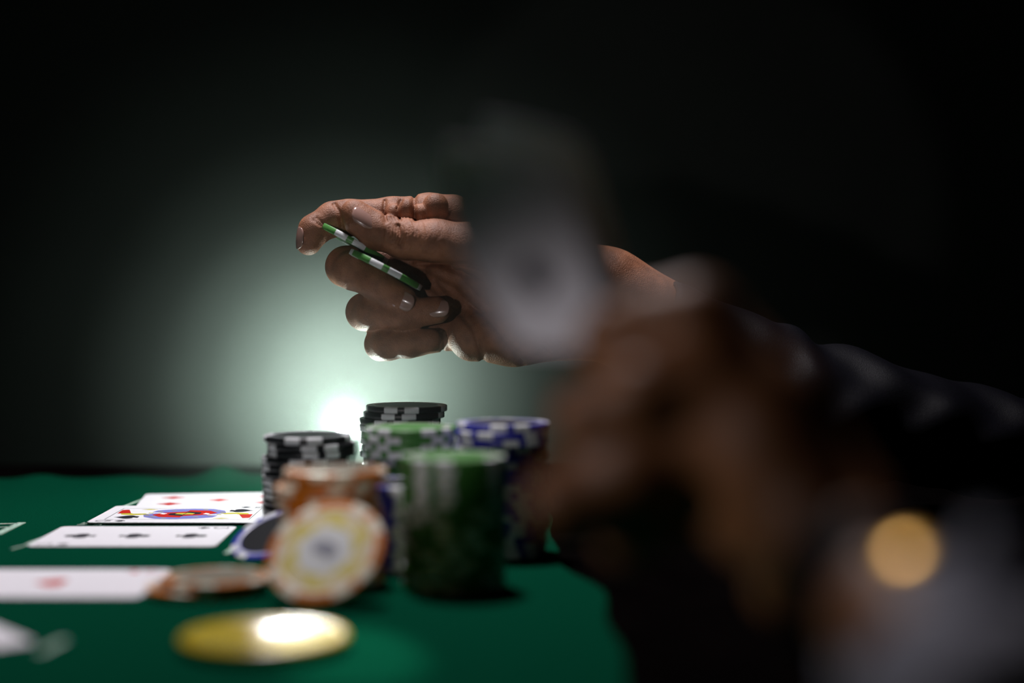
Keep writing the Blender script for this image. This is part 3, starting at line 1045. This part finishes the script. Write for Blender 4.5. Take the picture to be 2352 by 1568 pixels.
# white shirt cuff, its folded edge, cufflink, jacket sleeve
def tube_line(a, b, ra, rb, n=10):
    return [(a.lerp(b, i / n), ra + (rb - ra) * i / n, ra + (rb - ra) * i / n) for i in range(n + 1)]


ca_, cb_ = P(2145, 1515, .338), P(2470, 1820, .278)
sleeve('shirt_cuff', tube_line(ca_, cb_, .0220, .030), M['shirt'], near, orgn, folds=.25, thick=.0012, close_end=False)
# folded edge of the cuff standing out to the right
a_, b2_ = P(2322, 1225, .302), P(2135, 1640, .298)
d_ = (b2_ - a_).normalized()
s_ = Vector((-d_.z, 0, d_.x))
if s_.x < 0: s_ = -s_
vs = []
for i in range(9):
    t = i / 8
    wd_ = .0034 + .0014 * math.sin(math.pi * min(1, t * 1.6))
    c_ = a_.lerp(b2_, t)
    for u_, y_ in ((-1, -.001), (1, -.001), (1.2, .012), (-.8, .014)):
        vs.append(c_ + s_ * wd_ * u_ + Vector((0, y_, 0)) - Vector(orgn))
fs = [(0, 1, 2, 3), (35, 34, 33, 32)]
for i in range(8):
    for k in range(4):
        fs.append((i * 4 + k, i * 4 + (k + 1) % 4, i * 4 + 4 + (k + 1) % 4, i * 4 + 4 + k))
o = mesh_obj('cuff_fold', vs, fs, M['shirt'], near)
sv = o.modifiers.new('s', 'BEVEL'); sv.width = .001; sv.segments = 2
# wristwatch: dark strap round the wrist, small gold case that mirrors the lamp
watch = empty('wristwatch', tuple(P(2012, 1362, .36)))
tag(watch, 'wristwatch with dark strap and small gold case on the blurred foreground wrist', 'watch')
sleeve('strap', tube_line(P(1955, 1335, .368), P(2060, 1450, .348), .0178, .0182, 8), M['strap'], watch, tuple(watch.location), folds=0, thick=.0015, close_end=False)
cl_p = P(2078, 1274, .336)
link = lathe('watch_case', [(0, -.008), (.0035, -.008), (.0048, -.004), (.0054, -.0008), (.0050, .0001), (.0032, .0007), (.0014, .0009), (0, .0010)], M['gold'], watch, 32)
to_cam = (Vector((0, 0, TZ + H)) - cl_p).normalized()
to_lamp = (Vector(KEY) - cl_p).normalized()
nrm = (to_cam + to_lamp).normalized()
link.rotation_euler = nrm.to_track_quat('Z', 'Y').to_euler()
link.location = cl_p - watch.location
ja, jb = P(2580, 1830, .268), Vector((.26, .03, TZ + .055))
sleeve('jacket_sleeve', tube_line(ja, jb, .036, .046, 24), M['suit'], near, orgn, folds=1, seed=9)

# ------------------------------------------------------------------ haze over the table, lit by the torch
bm = bmesh.new()
bmesh.ops.create_uvsphere(bm, u_segments=48, v_segments=32, radius=1)
hc = P(805, 890, .90)
HR = (.15, .17, .115)
for v in bm.verts: v.co = Vector((v.co.x * HR[0], v.co.y * HR[1], max(v.co.z * HR[2], TZ + .012 - hc.z)))
hz_o = from_bm('haze', bm, [], None, True)
hz_o.location = hc
hm = bpy.data.materials.new('thin_smoke')
hm.use_nodes = True
nt = hm.node_tree
nt.nodes.clear()
out = nt.nodes.new('ShaderNodeOutputMaterial')
vs_ = nt.nodes.new('ShaderNodeVolumeScatter')
vs_.inputs['Color'].default_value = (0.80, 1.0, 0.90, 1)
tcn = nt.nodes.new('ShaderNodeTexCoord')
mp = nt.nodes.new('ShaderNodeMapping')
mp.inputs['Scale'].default_value = (1 / HR[0], 1 / HR[1], 1 / HR[2])
gr = nt.nodes.new('ShaderNodeTexGradient')
gr.gradient_type = 'SPHERICAL'
pw_ = nt.nodes.new('ShaderNodeMath')
pw_.operation = 'POWER'
pw_.inputs[1].default_value = 1.6
ml = nt.nodes.new('ShaderNodeMath')
ml.operation = 'MULTIPLY'
ml.inputs[1].default_value = 1.25
nt.links.new(tcn.outputs['Object'], mp.inputs['Vector'])
nt.links.new(mp.outputs['Vector'], gr.inputs['Vector'])
nt.links.new(gr.outputs['Fac'], pw_.inputs[0])
nt.links.new(pw_.outputs[0], ml.inputs[0])
nt.links.new(ml.outputs[0], vs_.inputs['Density'])
vs_.inputs['Anisotropy'].default_value = 0.2
nt.links.new(vs_.outputs['Volume'], out.inputs['Volume'])
hz_o.data.materials.clear()
hz_o.data.materials.append(hm)
tag(hz_o, 'thin smoke hanging over the table, lit green white around the torch', 'haze', kind='stuff')
